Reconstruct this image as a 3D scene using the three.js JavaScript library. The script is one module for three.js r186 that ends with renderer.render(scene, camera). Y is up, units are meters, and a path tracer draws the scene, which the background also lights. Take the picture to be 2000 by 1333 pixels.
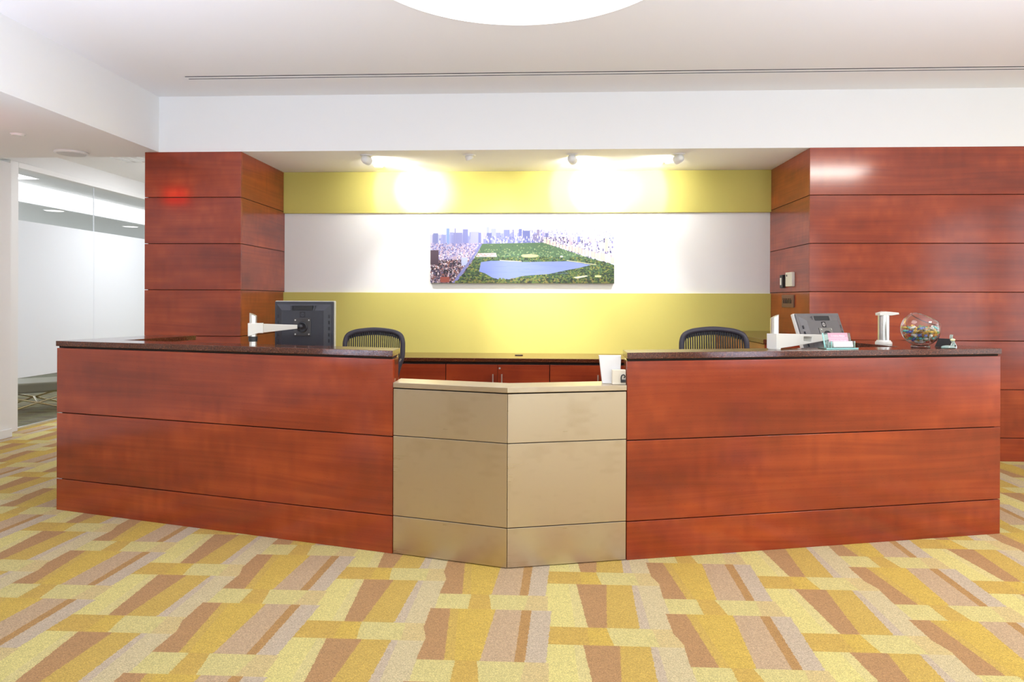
import * as THREE from 'three';
import { RoundedBoxGeometry } from 'three/addons/geometries/RoundedBoxGeometry.js';
import { mergeGeometries } from 'three/addons/utils/BufferGeometryUtils.js';
import { RectAreaLightUniformsLib } from 'three/addons/lights/RectAreaLightUniformsLib.js';

// ------------------------------------------------------------------ camera, sky, exposure
const scene = new THREE.Scene();
const camera = new THREE.PerspectiveCamera(53.14, 2000 / 1333, 0.05, 100);
camera.position.set(0, 1.366, 6.01);
camera.rotation.set(0, Math.atan(0.0468), 0.0035, 'YXZ');
camera.setViewOffset(2000, 1333, 0, 80.65, 2000, 1333);          // shift lens: level camera, horizon above the middle
const renderer = new THREE.WebGLRenderer({ antialias: true });
renderer.toneMapping = THREE.LinearToneMapping;
renderer.toneMappingExposure = 1.08;
renderer.shadowMap.enabled = true;
RectAreaLightUniformsLib.init();
scene.background = new THREE.Color().setRGB(0.86, 0.95, 1.0);    // overcast daylight outside the windows behind the camera
scene.backgroundIntensity = 2.8;

// ceiling lights of the lobby: round luminous panels (its far edge is in view)
const DISC_R = 0.935, DISC_L = 1.6, CEIL = 3.19;
const discs = [[-0.14, 2.45]];
for (const [x, z] of discs) {
  const l = new THREE.RectAreaLight(new THREE.Color().setRGB(1, 0.975, 0.95), DISC_L, DISC_R * 1.7, DISC_R * 1.7);
  l.position.set(x, CEIL - 0.02, z); l.rotation.x = -Math.PI / 2; l.name = 'round_ceiling_lamp'; scene.add(l);
}

// made-up pillar lamps outside the frame, added to brighten the raised ceiling
const UP_Y = 0.8, addedUplights = [[2.65, 3.95, 140], [-2.65, 3.95, 140], [1.3, 7.0, 60], [-1.3, 7.0, 60]];
for (const [x, z, UP_L] of addedUplights) {
  const l = new THREE.RectAreaLight(new THREE.Color().setRGB(0.91, 0.99, 1.32), UP_L, 0.42, 0.42);
  l.position.set(x, UP_Y + 0.012, z); l.rotation.x = Math.PI / 2; l.name = 'added_pillar_lamp'; scene.add(l);
}

// square panel in the raised ceiling, outside the frame: the glossy wood wall mirrors it
const PANEL = [3.95, 3.75, 1.0, 50, 0.55];
{
  const l = new THREE.RectAreaLight(new THREE.Color().setRGB(1, 0.96, 0.88), PANEL[3], PANEL[2], PANEL[4]);
  l.position.set(PANEL[0], CEIL - 0.02, PANEL[1]); l.rotation.x = -Math.PI / 2; l.name = 'panel_lamp'; scene.add(l);
}

// ------------------------------------------------------------------ helpers
let seed = 7;
const rnd = () => { seed = (seed * 1664525 + 1013904223) >>> 0; return seed / 4294967296; };
const rr = (a, b) => a + (b - a) * rnd();
const taken = {};
function numbered(name) { const n = (taken[name] = (taken[name] ?? -1) + 1); return n ? `${name}_${String(n).padStart(3, '0')}` : name; }
function shadows(m) { m.castShadow = true; m.receiveShadow = true; return m; }
function metric(g, ox = 0, oy = 0) {               // uv in metres, projected along each face's main axis
  if (g.index) g = g.toNonIndexed();
  const p = g.attributes.position, n = g.attributes.normal, uv = new Float32Array(p.count * 2);
  for (let i = 0; i < p.count; i += 3) {
    const ax = Math.abs(n.getX(i) + n.getX(i + 1) + n.getX(i + 2)), ay = Math.abs(n.getY(i) + n.getY(i + 1) + n.getY(i + 2)), az = Math.abs(n.getZ(i) + n.getZ(i + 1) + n.getZ(i + 2));
    for (let k = i; k < i + 3; k++) {
      const x = p.getX(k), y = p.getY(k), z = p.getZ(k);
      const [u, v] = ay >= ax && ay >= az ? [x, z] : ax >= az ? [z, y] : [x, y];
      uv[2 * k] = u + ox; uv[2 * k + 1] = v + oy;
    }
  }
  g.setAttribute('uv', new THREE.BufferAttribute(uv, 2));
  return g;
}
const bx = (x0, x1, y0, y1, z0, z1, ox, oy) => metric(new THREE.BoxGeometry(x1 - x0, y1 - y0, z1 - z0).translate((x0 + x1) / 2, (y0 + y1) / 2, (z0 + z1) / 2), ox, oy);
const rb = (x0, x1, y0, y1, z0, z1, r = 0.003, ox, oy) => metric(new RoundedBoxGeometry(x1 - x0, y1 - y0, z1 - z0, 1, r).translate((x0 + x1) / 2, (y0 + y1) / 2, (z0 + z1) / 2), ox, oy);
const cyl = (r0, r1, h, x, y, z, s = 24) => metric(new THREE.CylinderGeometry(r0, r1, h, s).translate(x, y, z));
function prism(pts, y0, y1) {                       // plan polygon [x, z] lifted from y0 to y1
  const sh = new THREE.Shape(pts.map(([x, z]) => new THREE.Vector2(x, -z)));
  return metric(new THREE.ExtrudeGeometry(sh, { depth: y1 - y0, bevelEnabled: false }).rotateX(-Math.PI / 2).translate(0, y0, 0));
}
function slab(pts, y0, y1, b) {                     // the same with a small bevel
  const sh = new THREE.Shape(pts.map(([x, z]) => new THREE.Vector2(x, -z)));
  return metric(new THREE.ExtrudeGeometry(sh, { depth: y1 - y0 - 2 * b, bevelEnabled: true, bevelSize: b, bevelThickness: b, bevelOffset: -b, bevelSegments: 2 }).rotateX(-Math.PI / 2).translate(0, y0 + b, 0));
}
const merged = (geos) => (Array.isArray(geos) ? (geos.length > 1 ? mergeGeometries(geos.map((g) => { g = g.index ? g.toNonIndexed() : g; for (const k of Object.keys(g.attributes)) if (!['position', 'normal', 'uv'].includes(k)) g.deleteAttribute(k); return g; })) : geos[0]) : geos);
function part(parent, name, geos, m, label, kind) {
  const o = shadows(new THREE.Mesh(merged(geos), m)); o.name = name;
  if (label) o.userData.label = label;
  if (kind) o.userData.kind = kind;
  parent.add(o); return o;
}
function thing(name, label, category, [x, y, z] = [0, 0, 0], turn = 0, group) {
  const o = new THREE.Group(); o.name = numbered(name); o.position.set(x, y, z); o.rotation.y = turn;
  o.userData = { label, category }; if (group) o.userData.group = group;
  scene.add(o); return o;
}
function single(name, geos, m, label, category, group) {
  const o = shadows(new THREE.Mesh(merged(geos), m)); o.name = numbered(name);
  o.userData = { label, category }; if (group) o.userData.group = group;
  scene.add(o); return o;
}
function struct(name, geos, m, label) {
  const o = geos ? shadows(new THREE.Mesh(merged(geos), m)) : new THREE.Group(); o.name = name;
  o.userData = { kind: 'structure', label }; scene.add(o); return o;
}

// ------------------------------------------------------------------ textures
const hash = (x, y, s) => { let h = (x * 374761393 + y * 668265263 + s * 2147483647) | 0; h = Math.imul(h ^ (h >>> 13), 1274126177); return ((h ^ (h >>> 16)) >>> 0) / 4294967296; };
function vnoise(x, y, px, py, s) {                  // periodic value noise
  const x0 = Math.floor(x), y0 = Math.floor(y), fx = x - x0, fy = y - y0, u = fx * fx * (3 - 2 * fx), v = fy * fy * (3 - 2 * fy);
  const m = (a, p) => ((a % p) + p) % p, h = (a, b) => hash(m(a, px), m(b, py), s);
  return (h(x0, y0) * (1 - u) + h(x0 + 1, y0) * u) * (1 - v) + (h(x0, y0 + 1) * (1 - u) + h(x0 + 1, y0 + 1) * u) * v;
}
function dataTex(w, h, fn, metresW, metresH, srgb = true) {
  const d = new Uint8Array(w * h * 4);
  for (let j = 0; j < h; j++) for (let i = 0; i < w; i++) {
    const c = fn((i + 0.5) / w, (j + 0.5) / h, i, j), k = 4 * (j * w + i);
    d[k] = Math.max(0, Math.min(255, c[0])); d[k + 1] = Math.max(0, Math.min(255, c[1])); d[k + 2] = Math.max(0, Math.min(255, c[2])); d[k + 3] = 255;
  }
  const t = new THREE.DataTexture(d, w, h); t.wrapS = t.wrapT = THREE.RepeatWrapping; t.magFilter = THREE.LinearFilter; t.minFilter = THREE.LinearMipmapLinearFilter; t.generateMipmaps = true;
  if (srgb) t.colorSpace = THREE.SRGBColorSpace;
  t.repeat.set(1 / metresW, 1 / metresH); t.needsUpdate = true; return t;
}
const mix3 = (a, b, t) => [a[0] + (b[0] - a[0]) * t, a[1] + (b[1] - a[1]) * t, a[2] + (b[2] - a[2]) * t];

// cherry veneer: long horizontal grain with cloudy figure
function woodTex(s, dark, mid, lite) {
  return dataTex(1024, 512, (u, v) => {
    const warp = vnoise(u * 3, v * 6, 3, 6, s) * 0.06;
    const g1 = vnoise(u * 4, (v + warp) * 60, 4, 60, s + 1), g2 = vnoise(u * 9, (v + warp) * 170, 9, 170, s + 2);
    const c1 = vnoise(u * 4, v * 5, 4, 5, s + 3), c2 = vnoise(u * 11, v * 16, 11, 16, s + 4), fig = vnoise(u * 70, v * 10, 70, 10, s + 5) * vnoise(u * 5, v * 5, 5, 5, s + 6);
    let t = 0.15 * g1 + 0.09 * g2 + 0.36 * c1 + 0.24 * c2 + 0.24 * fig;
    t = (t - 0.27) * 1.9;
    const c = t < 0.5 ? mix3(dark, mid, Math.max(0, t) * 2) : mix3(mid, lite, Math.min(1, (t - 0.5) * 2));
    const pore = hash(Math.floor(u * 260), Math.floor(v * 512), s + 9) > 0.985 ? 0.9 : 1;
    return [c[0] * pore, c[1] * pore, c[2] * pore];
  }, 2.6, 0.9);
}
const woodMap = woodTex(11, [124, 42, 17], [146, 54, 23], [170, 70, 29]);

// speckled brown granite
const graniteMap = dataTex(512, 512, (u, v, i, j) => {
  const a = vnoise(u * 128, v * 128, 128, 128, 31), b = vnoise(u * 70, v * 70, 70, 70, 32), c = hash(i >> 1, j >> 1, 33);
  let col = mix3([46, 20, 12], [122, 62, 36], a);
  if (b > 0.78) col = mix3(col, [150, 100, 74], (b - 0.78) * 4);
  if (c > 0.97) col = [172, 124, 96]; else if (c < 0.1) col = mix3(col, [16, 9, 8], 0.7);
  return col;
}, 0.32, 0.32);

// patterned loop carpet: one repeat of 1.03 x 0.58 m, read off the floor
const PX = 1.03, PZ = 0.58;
const K = { br: [186, 144, 98], gd: [212, 180, 84], gd2: [206, 174, 88], ta: [200, 172, 138], th: [186, 144, 88], gy: [202, 184, 160], py: [224, 211, 136], oc: [206, 172, 86], be: [214, 192, 136], gr: [212, 196, 154], py2: [216, 203, 136] };
const lerp = (a, b, t) => a + (b - a) * t;
function carpetColour(x, z) {                       // x relative to the A column's edge, z from its top line
  const vA = z;                                     // 0 .. PZ
  const wav = (t) => (t < 0.135 ? lerp(-0.496, -0.508, t / 0.135) : t < 0.265 ? lerp(-0.508, -0.471, (t - 0.135) / 0.13) : lerp(-0.471, -0.48, Math.min(1, (t - 0.265) / 0.165)));
  const left = vA < 0.43 ? wav(vA) : -0.478, t = Math.min(1, vA / 0.43);
  const right = vA < 0.43 ? lerp(0.038, 0.013, t) : 0.022;
  let X = x; if (X < left) X += PX;
  if (X < right) {
    if (vA < 0.43) {
      if (X < lerp(-0.409, -0.373, t)) return K.br;
      if (X < lerp(-0.372, -0.335, t)) return K.gd2;
      if (X < lerp(-0.207, -0.238, t)) return K.gd;
      if (X < lerp(-0.093, -0.107, t)) return K.ta;
      if (X < lerp(-0.049, -0.068, t)) return K.th;
      return K.gy;
    }
    const s = (vA - 0.43) / 0.15;
    if (X < -0.331) return K.py2;
    if (X < lerp(-0.249, -0.226, s)) return K.oc;
    if (X < lerp(-0.065, -0.083, s)) return K.py2;
    return K.be;
  }
  let vB = vA - 0.143; if (vB < 0) vB += PZ;        // 0 .. .147 band, then block
  if (vB < 0.147) {
    const s = vB / 0.147;
    if (X < 0.185) return K.oc;
    if (X < lerp(0.264, 0.282, s)) return [212, 180, 84];
    if (X < lerp(0.452, 0.462, s)) return K.py2;
    return K.be;
  }
  const s = (vB - 0.147) / 0.433;
  if (X < lerp(0.122, 0.135, s)) return K.py;
  if (X < lerp(0.16, 0.189, s)) return mix3(K.py, K.gr, 0.35);
  if (X < lerp(0.304, 0.267, s)) return K.br;
  if (X < lerp(0.424, 0.402, s)) return K.gd2;
  if (X < lerp(0.452, 0.446, s)) return K.gy;
  return K.gr;
}
function carpetTex(tone) {
  return dataTex(2048, 1152, (u, v, i, j) => {
    const jx = (vnoise(u * 200, v * 112, 200, 112, 51) - 0.5) * 0.006;
    const c = carpetColour(-0.496 + ((u * PX + jx + PX) % PX), v * PZ);
    const n = vnoise(u * 480, v * 270, 480, 270, 52), n2 = vnoise(u * 220, v * 232, 220, 232, 54), sp = hash(i >> 2, j >> 1, 53), row = 0.5 + 0.5 * Math.sin(v * Math.PI * 2 * 116);
    const k = 0.82 + 0.22 * n + 0.12 * n2 + 0.05 * row - (sp > 0.92 ? 0.2 : 0) + (sp < 0.08 ? 0.16 : 0);
    return tone(c, k);
  }, PX, PZ);
}
const carpetMap = carpetTex((c, k) => [c[0] * k * 0.905, c[1] * k * 0.9, c[2] * k * 0.88]);
const carpetBump = dataTex(1024, 576, (u, v) => { const h = 255 * (0.55 * vnoise(u * 300, v * 168, 300, 168, 61) + 0.45 * (0.5 + 0.5 * Math.sin(v * Math.PI * 2 * 116))); return [h, h, h]; }, PX, PZ, false);
const paintBump = dataTex(256, 256, (u, v) => { const h = 255 * vnoise(u * 90, v * 90, 90, 90, 71); return [h, h, h]; }, 0.25, 0.25, false);
const brushMap = dataTex(512, 512, (u, v) => { const h = 205 + 34 * vnoise(u * 6, v * 256, 6, 256, 81) + 16 * vnoise(u * 3, v * 3, 3, 3, 82); return [h, h, h]; }, 0.9, 0.5, false);

const smudgeMap = dataTex(512, 512, (u, v, i, j) => { const a = vnoise(u * 7, v * 9, 7, 9, 85), b = vnoise(u * 31, v * 40, 31, 40, 86), g = hash(i, j, 87), k = Math.max(0, a * 0.7 + b * 0.5 - 0.72) * (0.7 + 0.6 * g); return [252 - 22 * k, 250 - 28 * k, 246 - 38 * k]; }, 1.3, 0.9);

// ------------------------------------------------------------------ materials
const C = (r, g, b) => new THREE.Color().setRGB(r, g, b);
const std = (o) => new THREE.MeshStandardMaterial(o);
const phy = (o) => new THREE.MeshPhysicalMaterial(o);
const M = {
  ceil: std({ color: C(0.88, 0.88, 0.875), roughness: 0.9, bumpMap: paintBump, bumpScale: 0.0002 }),
  wall: std({ color: C(0.85, 0.85, 0.84), roughness: 0.85, bumpMap: paintBump, bumpScale: 0.0002 }),
  green: std({ color: C(0.61, 0.545, 0.14), roughness: 0.75, bumpMap: paintBump, bumpScale: 0.0002 }),
  wood: phy({ map: woodMap, roughness: 0.5, specularIntensity: 0.35, clearcoat: 1, clearcoatRoughness: 0.125 }),
  core: std({ color: C(0.03, 0.018, 0.014), roughness: 0.9 }),
  granite: phy({ map: graniteMap, roughness: 0.13 }),
  carpet: std({ map: carpetMap, bumpMap: carpetBump, bumpScale: 0.0025, roughness: 1 }),
  metal: phy({ color: C(0.62, 0.53, 0.415), metalness: 1, map: smudgeMap, roughness: 0.33, roughnessMap: brushMap, anisotropy: 0.7, anisotropyRotation: Math.PI / 2 }),
  white: std({ color: C(0.82, 0.82, 0.8), roughness: 0.4 }),
  frame: std({ color: C(0.86, 0.86, 0.85), roughness: 0.45 }),
  dark: std({ color: C(0.012, 0.012, 0.014), roughness: 0.5 }),
  silver: std({ color: C(0.78, 0.77, 0.74), metalness: 0.85, roughness: 0.28 }),
  paleplastic: std({ color: C(0.74, 0.73, 0.68), roughness: 0.35 }),
  black: std({ color: C(0.02, 0.02, 0.024), roughness: 0.35 }),
  shell: std({ color: C(0.035, 0.036, 0.045), roughness: 0.38 }),
  chair: std({ color: C(0.045, 0.04, 0.055), roughness: 0.4 }),
  glass: phy({ color: C(1, 1, 1), transmission: 1, roughness: 0, thickness: 0, ior: 1.45 }),
  film: phy({ color: C(0.9, 0.92, 0.94), transmission: 0.45, roughness: 0.95, thickness: 0 }),
  clear: phy({ color: C(1, 1, 1), transmission: 1, roughness: 0.02, thickness: 0.01, ior: 1.5 }),
  lamp: std({ color: C(0.9, 0.9, 0.9), emissive: C(1, 0.98, 0.95), emissiveIntensity: 1.6, roughness: 0.6 }),
  disc: std({ color: C(0.9, 0.9, 0.9), emissive: C(1, 0.985, 0.965), emissiveIntensity: 1.5, roughness: 0.6 }),
};

// ------------------------------------------------------------------ the room
const SOF = 2.69, XR = 7.4, ZB = 9.4, XL = -5.228;
struct('floor', [bx(-11.2, XR + 0.3, -0.12, 0, -9, ZB + 0.3, 0.496 + PX * 20, PZ * 20 - 3.011 + PZ * 10)], M.carpet, 'yellow and brown patterned loop carpet');

// raised ceiling with the two long slots of the air diffuser cut through it
const S1 = [0.520, 0.545], S2 = [0.462, 0.484], SX = -2.96;
struct('ceiling', [
  bx(-3.48, XR + 0.3, CEIL, CEIL + 0.05, S1[1], ZB + 0.3), bx(-3.48, XR + 0.3, CEIL, CEIL + 0.05, -0.02, S2[0]),
  bx(SX, XR + 0.3, CEIL, CEIL + 0.05, S2[1], S1[0]), bx(-3.48, SX, CEIL, CEIL + 0.05, S2[0], S1[1]),
], M.ceil, 'white raised ceiling with a long slot');
{
  const t = thing('slot_diffuser', 'long double slot air diffuser in the white raised ceiling', 'air vent', [0, CEIL + 0.051, 0.505]);
  part(t, 'plenum', [bx(SX, XR + 0.2, 0, 0.08, -0.06, 0.06)], M.dark);
  for (const [a, b] of [S1, S2]) part(t, 'slot_liner', [bx(SX + 0.001, XR + 0.2, -0.0485, 0, a - 0.505 + 0.0005, a - 0.505 + 0.003), bx(SX + 0.001, XR + 0.2, -0.0485, 0, b - 0.505 - 0.003, b - 0.505 - 0.0005)], M.dark, 'dark slot');
  part(t, 'damper', [bx(1.545, 1.65, -0.03, 0.002, 0.027, 0.034)], std({ color: C(0.05, 0.012, 0.01), roughness: 0.6 }), 'dark red blade in the slot');
}
struct('ceiling_soffit_front', [bx(-3.61, XR + 0.3, SOF, CEIL + 0.2, -1.3, 0)], M.ceil, 'white dropped soffit over the alcove and wood wall');
struct('ceiling_soffit_left', [bx(XL - 0.6, -3.48, SOF, CEIL + 0.2, -0.2, ZB + 0.3)], M.ceil, 'white dropped soffit beside the glass partition');
struct('ceiling_corridor', [bx(-5.45, -3.55, 2.93, 3.0, -6.5, -0.2)], M.ceil, 'white corridor ceiling behind the soffit');

// walls of the lobby, windows behind the camera
struct('wall_left', [bx(XL - 0.22, XL, 0, SOF, -0.45, ZB)], M.wall, 'white wall beside the glass partition');
struct('baseboard_left', [rb(XL, XL + 0.014, 0, 0.085, -0.46, ZB, 0.004)], M.white, 'white baseboard');
function windowWall(name, along, at, from, to, opens, y0, y1) {   // a wall pierced by window openings
  const geos = [], t = 0.25, put = (a, b, c, d) => geos.push(along === 'x' ? bx(a, b, c, d, at, at + t) : bx(at, at + t, c, d, a, b));
  put(from, to, 0, y0); put(from, to, y1, CEIL + 0.2);
  let p = from; for (const [a, b] of opens) { put(p, a, y0, y1); p = b; } put(p, to, y0, y1);
  return struct(name, geos, M.wall, 'white outer wall with windows');
}
const backWin = [[-2.4, -0.5], [-0.2, 1.7], [2.0, 3.9], [4.2, 6.1]], sideWin = [[1.2, 3.2], [3.5, 5.5], [5.8, 7.8]];
windowWall('wall_rear', 'x', ZB, XL - 0.3, XR + 0.3, backWin, 0.35, 2.95);
windowWall('wall_outer', 'z', XR, -0.2, ZB + 0.25, sideWin, 0.35, 2.95);
const roomWin = [[-7.9, -5.5], [-5.2, -2.8], [-2.5, -0.1]];
windowWall('wall_meeting_outer', 'z', -11.05, -8.5, 1.2, roomWin, 0.35, 2.95);
let wn = 1;
for (const [along, at, list] of [['x', ZB + 0.1, backWin], ['z', XR + 0.1, sideWin], ['z', -10.93, roomWin]]) for (const [a, b] of list) {
  const w = struct('window_' + (++wn), null, null, 'tall outer window'), e = 0.05;
  const q = (a0, a1, y0, y1, d) => (along === 'x' ? bx(a0, a1, y0, y1, at - d, at + d) : bx(at - d, at + d, y0, y1, a0, a1));
  part(w, 'window_frame', [q(a, a + e, 0.35, 2.95, 0.03), q(b - e, b, 0.35, 2.95, 0.03), q(a, b, 0.35, 0.4, 0.03), q(a, b, 2.9, 2.95, 0.03)], M.frame);
  part(w, 'pane', [q(a + e, b - e, 0.4, 2.9, 0.004)], M.glass);
}

// wood panels of one flat face: rows between the joints, each panel its own piece proud of a dark core
const JOINTS = [0, 0.2, 0.612, 1.028, 1.445, 1.862, 2.28, SOF];
function panelFace(parent, a0, a1, at, along, out) {
  for (let k = 0; k + 1 < JOINTS.length; k++) {
    const y0 = JOINTS[k] + (k ? 0.0025 : 0), y1 = JOINTS[k + 1] - (k + 2 < JOINTS.length ? 0.0025 : 0), ox = rr(0, 2.6), oy = rr(0, 0.9), th = 0.02;
    const g = along === 'x' ? rb(a0, a1, y0, y1, at - th, at, 0.002, ox, oy) : out > 0 ? rb(at - th, at, y0, y1, a0, a1, 0.002, ox, oy) : rb(at, at + th, y0, y1, a0, a1, 0.002, ox, oy);
    part(parent, 'panel', [g], M.wood);
  }
}
const AL = -2.722, AR = 2.292, AZ = -1.0;           // the alcove
const wr = struct('wall_right', null, null, 'glossy cherry wood panelled wall');
part(wr, 'wall_core', [bx(AR + 0.021, XR, 0, SOF, -0.3, -0.021)], M.core);
panelFace(wr, AR, XR, 0, 'x');
const war = struct('wall_alcove_right', null, null, 'cherry wood side of the alcove');
part(war, 'wall_core', [bx(AR + 0.021, AR + 0.3, 0, SOF, AZ - 0.1, -0.31)], M.core);
panelFace(war, AZ - 0.06, -0.021, AR, 'z', -1);
const wcol = struct('wall_column', null, null, 'square cherry wood panelled column');
part(wcol, 'column_core', [bx(-3.589, AL - 0.021, 0, SOF, AZ - 0.1, -0.021)], M.core);
panelFace(wcol, -3.61, AL, 0, 'x');
panelFace(wcol, AZ - 0.06, -0.021, AL, 'z', 1);
panelFace(wcol, AZ - 0.06, -0.021, -3.61, 'z', -1);
// back of the alcove: green fields stand proud of a recessed white band
const wb = struct('wall_back', null, null, 'green alcove wall with a recessed white band');
part(wb, 'white_band', [bx(AL, AR, 1.3, 2.4, AZ - 0.12, AZ - 0.035)], M.wall, 'recessed white band');
part(wb, 'green_field', [rb(AL, AR, 2.262, SOF, AZ - 0.1, AZ, 0.003)], M.green, 'green painted field above the white band');
part(wb, 'green_field', [rb(AL, AR, 0, 1.437, AZ - 0.1, AZ, 0.003)], M.green, 'green painted field below the white band');

// glass partition on the corridor's side, and the room behind it
const GX = -5.45;
const gp = struct('window_1', null, null, 'glass partition with a frosted film in a white frame');
part(gp, 'frame_post', [rb(GX - 0.06, GX + 0.06, 0, 2.765, -0.75, -0.64, 0.004)], M.frame);
part(gp, 'frame_rail', [rb(GX - 0.06, GX + 0.06, 2.705, 2.765, -5.2, -0.75, 0.004)], M.frame);
part(gp, 'floor_channel', [bx(GX - 0.02, GX + 0.025, 0, 0.022, -5.2, -0.75)], M.silver, 'aluminium floor channel');
for (const [a, b] of [[-2.0, -0.752], [-3.6, -2.008], [-5.2, -3.608]]) {
  part(gp, 'pane', [bx(GX - 0.005, GX + 0.005, 0.02, 2.706, a, b)], M.glass);
  part(gp, 'frosted_film', [bx(GX + 0.0055, GX + 0.0065, 0.533, 2.175, a, b)], M.film, 'frosted film');
}
part(gp, 'joint', [bx(GX - 0.005, GX + 0.005, 0.02, 2.706, -2.008, -2.0)], phy({ color: C(0.85, 0.88, 0.92), transmission: 0.5, roughness: 0.8, thickness: 0 }));
struct('wall_header', [bx(GX - 0.05, GX + 0.045, 2.766, 3.0, -6.5, -0.2)], M.wall, 'white header over the glass partition');
struct('wall_corridor', [bx(-5.45, -2.6, 0, 3.0, -6.7, -6.5)], M.wall, 'white far wall of the corridor');
struct('wall_corridor_side', [bx(-3.6, -3.5, 0, 3.0, -6.5, AZ - 0.2)], M.wall, 'white corridor wall behind the column');
struct('wall_meeting_room', [bx(-11.0, GX - 0.1, 0, 3.1, -8.5, -8.3), bx(-11.0, XL - 0.22, 0, 3.1, 1.0, 1.2), bx(GX - 0.06, GX + 0.03, 0, 3.0, -8.3, -5.2)], M.wall, 'white walls of the room behind the glass');
const roomCeil = M.ceil;
struct('ceiling_meeting_room', [bx(-6.8, GX - 0.05, 2.87, 3.05, -8.3, 1.0)], roomCeil, 'white ceiling behind the glass');
struct('ceiling_meeting_room_low', [bx(-10.8, -6.902, 2.64, 3.05, -8.3, 1.0)], roomCeil, 'lower white ceiling behind the glass');
struct('floor_meeting_room', [bx(-10.8, GX - 0.03, 0.0, 0.004, -8.3, 1.0)], std({ map: (() => { const t = dataTex(512, 512, (u, v) => { const k = vnoise(u * 6, v * 60, 6, 60, 91), q = 0.8 + 0.4 * vnoise(u * 200, v * 200, 200, 200, 92), c = mix3([58, 56, 42], [108, 106, 80], k); return [c[0] * q, c[1] * q, c[2] * q]; }, 2, 2); return t; })(), roughness: 1 }), 'olive grey striped carpet behind the glass');

// ------------------------------------------------------------------ ceiling fittings
discs.forEach(([x, z], i) => {
  const t = thing('ceiling_light', 'large round luminous ceiling light above the metal desk front', 'ceiling light', [x, CEIL, z]);
  part(t, 'diffuser', [cyl(DISC_R, DISC_R, 0.012, 0, -0.007, 0, 96)], M.disc);
  part(t, 'trim_ring', [metric(new THREE.TorusGeometry(DISC_R + 0.006, 0.008, 8, 96).rotateX(Math.PI / 2).translate(0, -0.006, 0))], M.white);
});
{
  const t = thing('ceiling_speaker', 'round white ceiling speaker in the soffit beside the wood column', 'speaker', [-4.28, SOF, 0.02]);
  part(t, 'rim', [metric(new THREE.TorusGeometry(0.125, 0.012, 10, 48).rotateX(Math.PI / 2).translate(0, -0.008, 0))], M.white);
  part(t, 'grille', [cyl(0.122, 0.112, 0.02, 0, -0.0105, 0, 48)], std({ color: C(0.66, 0.67, 0.68), roughness: 0.8 }));
}
const capGeo = metric(new THREE.CylinderGeometry(0.048, 0.042, 0.012, 32)), capRing = metric(new THREE.TorusGeometry(0.05, 0.004, 8, 32).rotateX(Math.PI / 2));
for (const [x, z, label] of [[-4.245, 0.695, 'small white sprinkler cover in the soffit beside the glass partition'], [-1.645, -0.70, 'small white sprinkler cover below the first alcove spotlight'], [1.194, -0.57, 'small white sprinkler cover beside the spotlight at the alcove end with the switches']]) {
  const t = thing('sprinkler_cover', label, 'sprinkler', [x, SOF, z], 0, 'sprinkler covers');
  part(t, 'cover_plate', [capGeo.clone().translate(0, -0.009, 0)], M.white); part(t, 'ring', [capRing.clone().translate(0, -0.002, 0)], M.white);
}
{
  const t = thing('ceiling_grille', 'white slotted air grille in the corridor ceiling behind the column', 'air vent', [-4.5, 2.93, -1.3]);
  part(t, 'grille_frame', [bx(-0.3, 0.3, -0.012, 0, -0.3, -0.27), bx(-0.3, 0.3, -0.012, 0, 0.27, 0.3), bx(-0.3, -0.27, -0.012, 0, -0.27, 0.27), bx(0.27, 0.3, -0.012, 0, -0.27, 0.27)], M.white);
  for (let k = 0; k < 5; k++) part(t, 'slat', [bx(-0.22 + k * 0.11 - 0.03, -0.22 + k * 0.11 + 0.03, -0.01, -0.001, -0.27, 0.27)], M.white);
}
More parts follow.
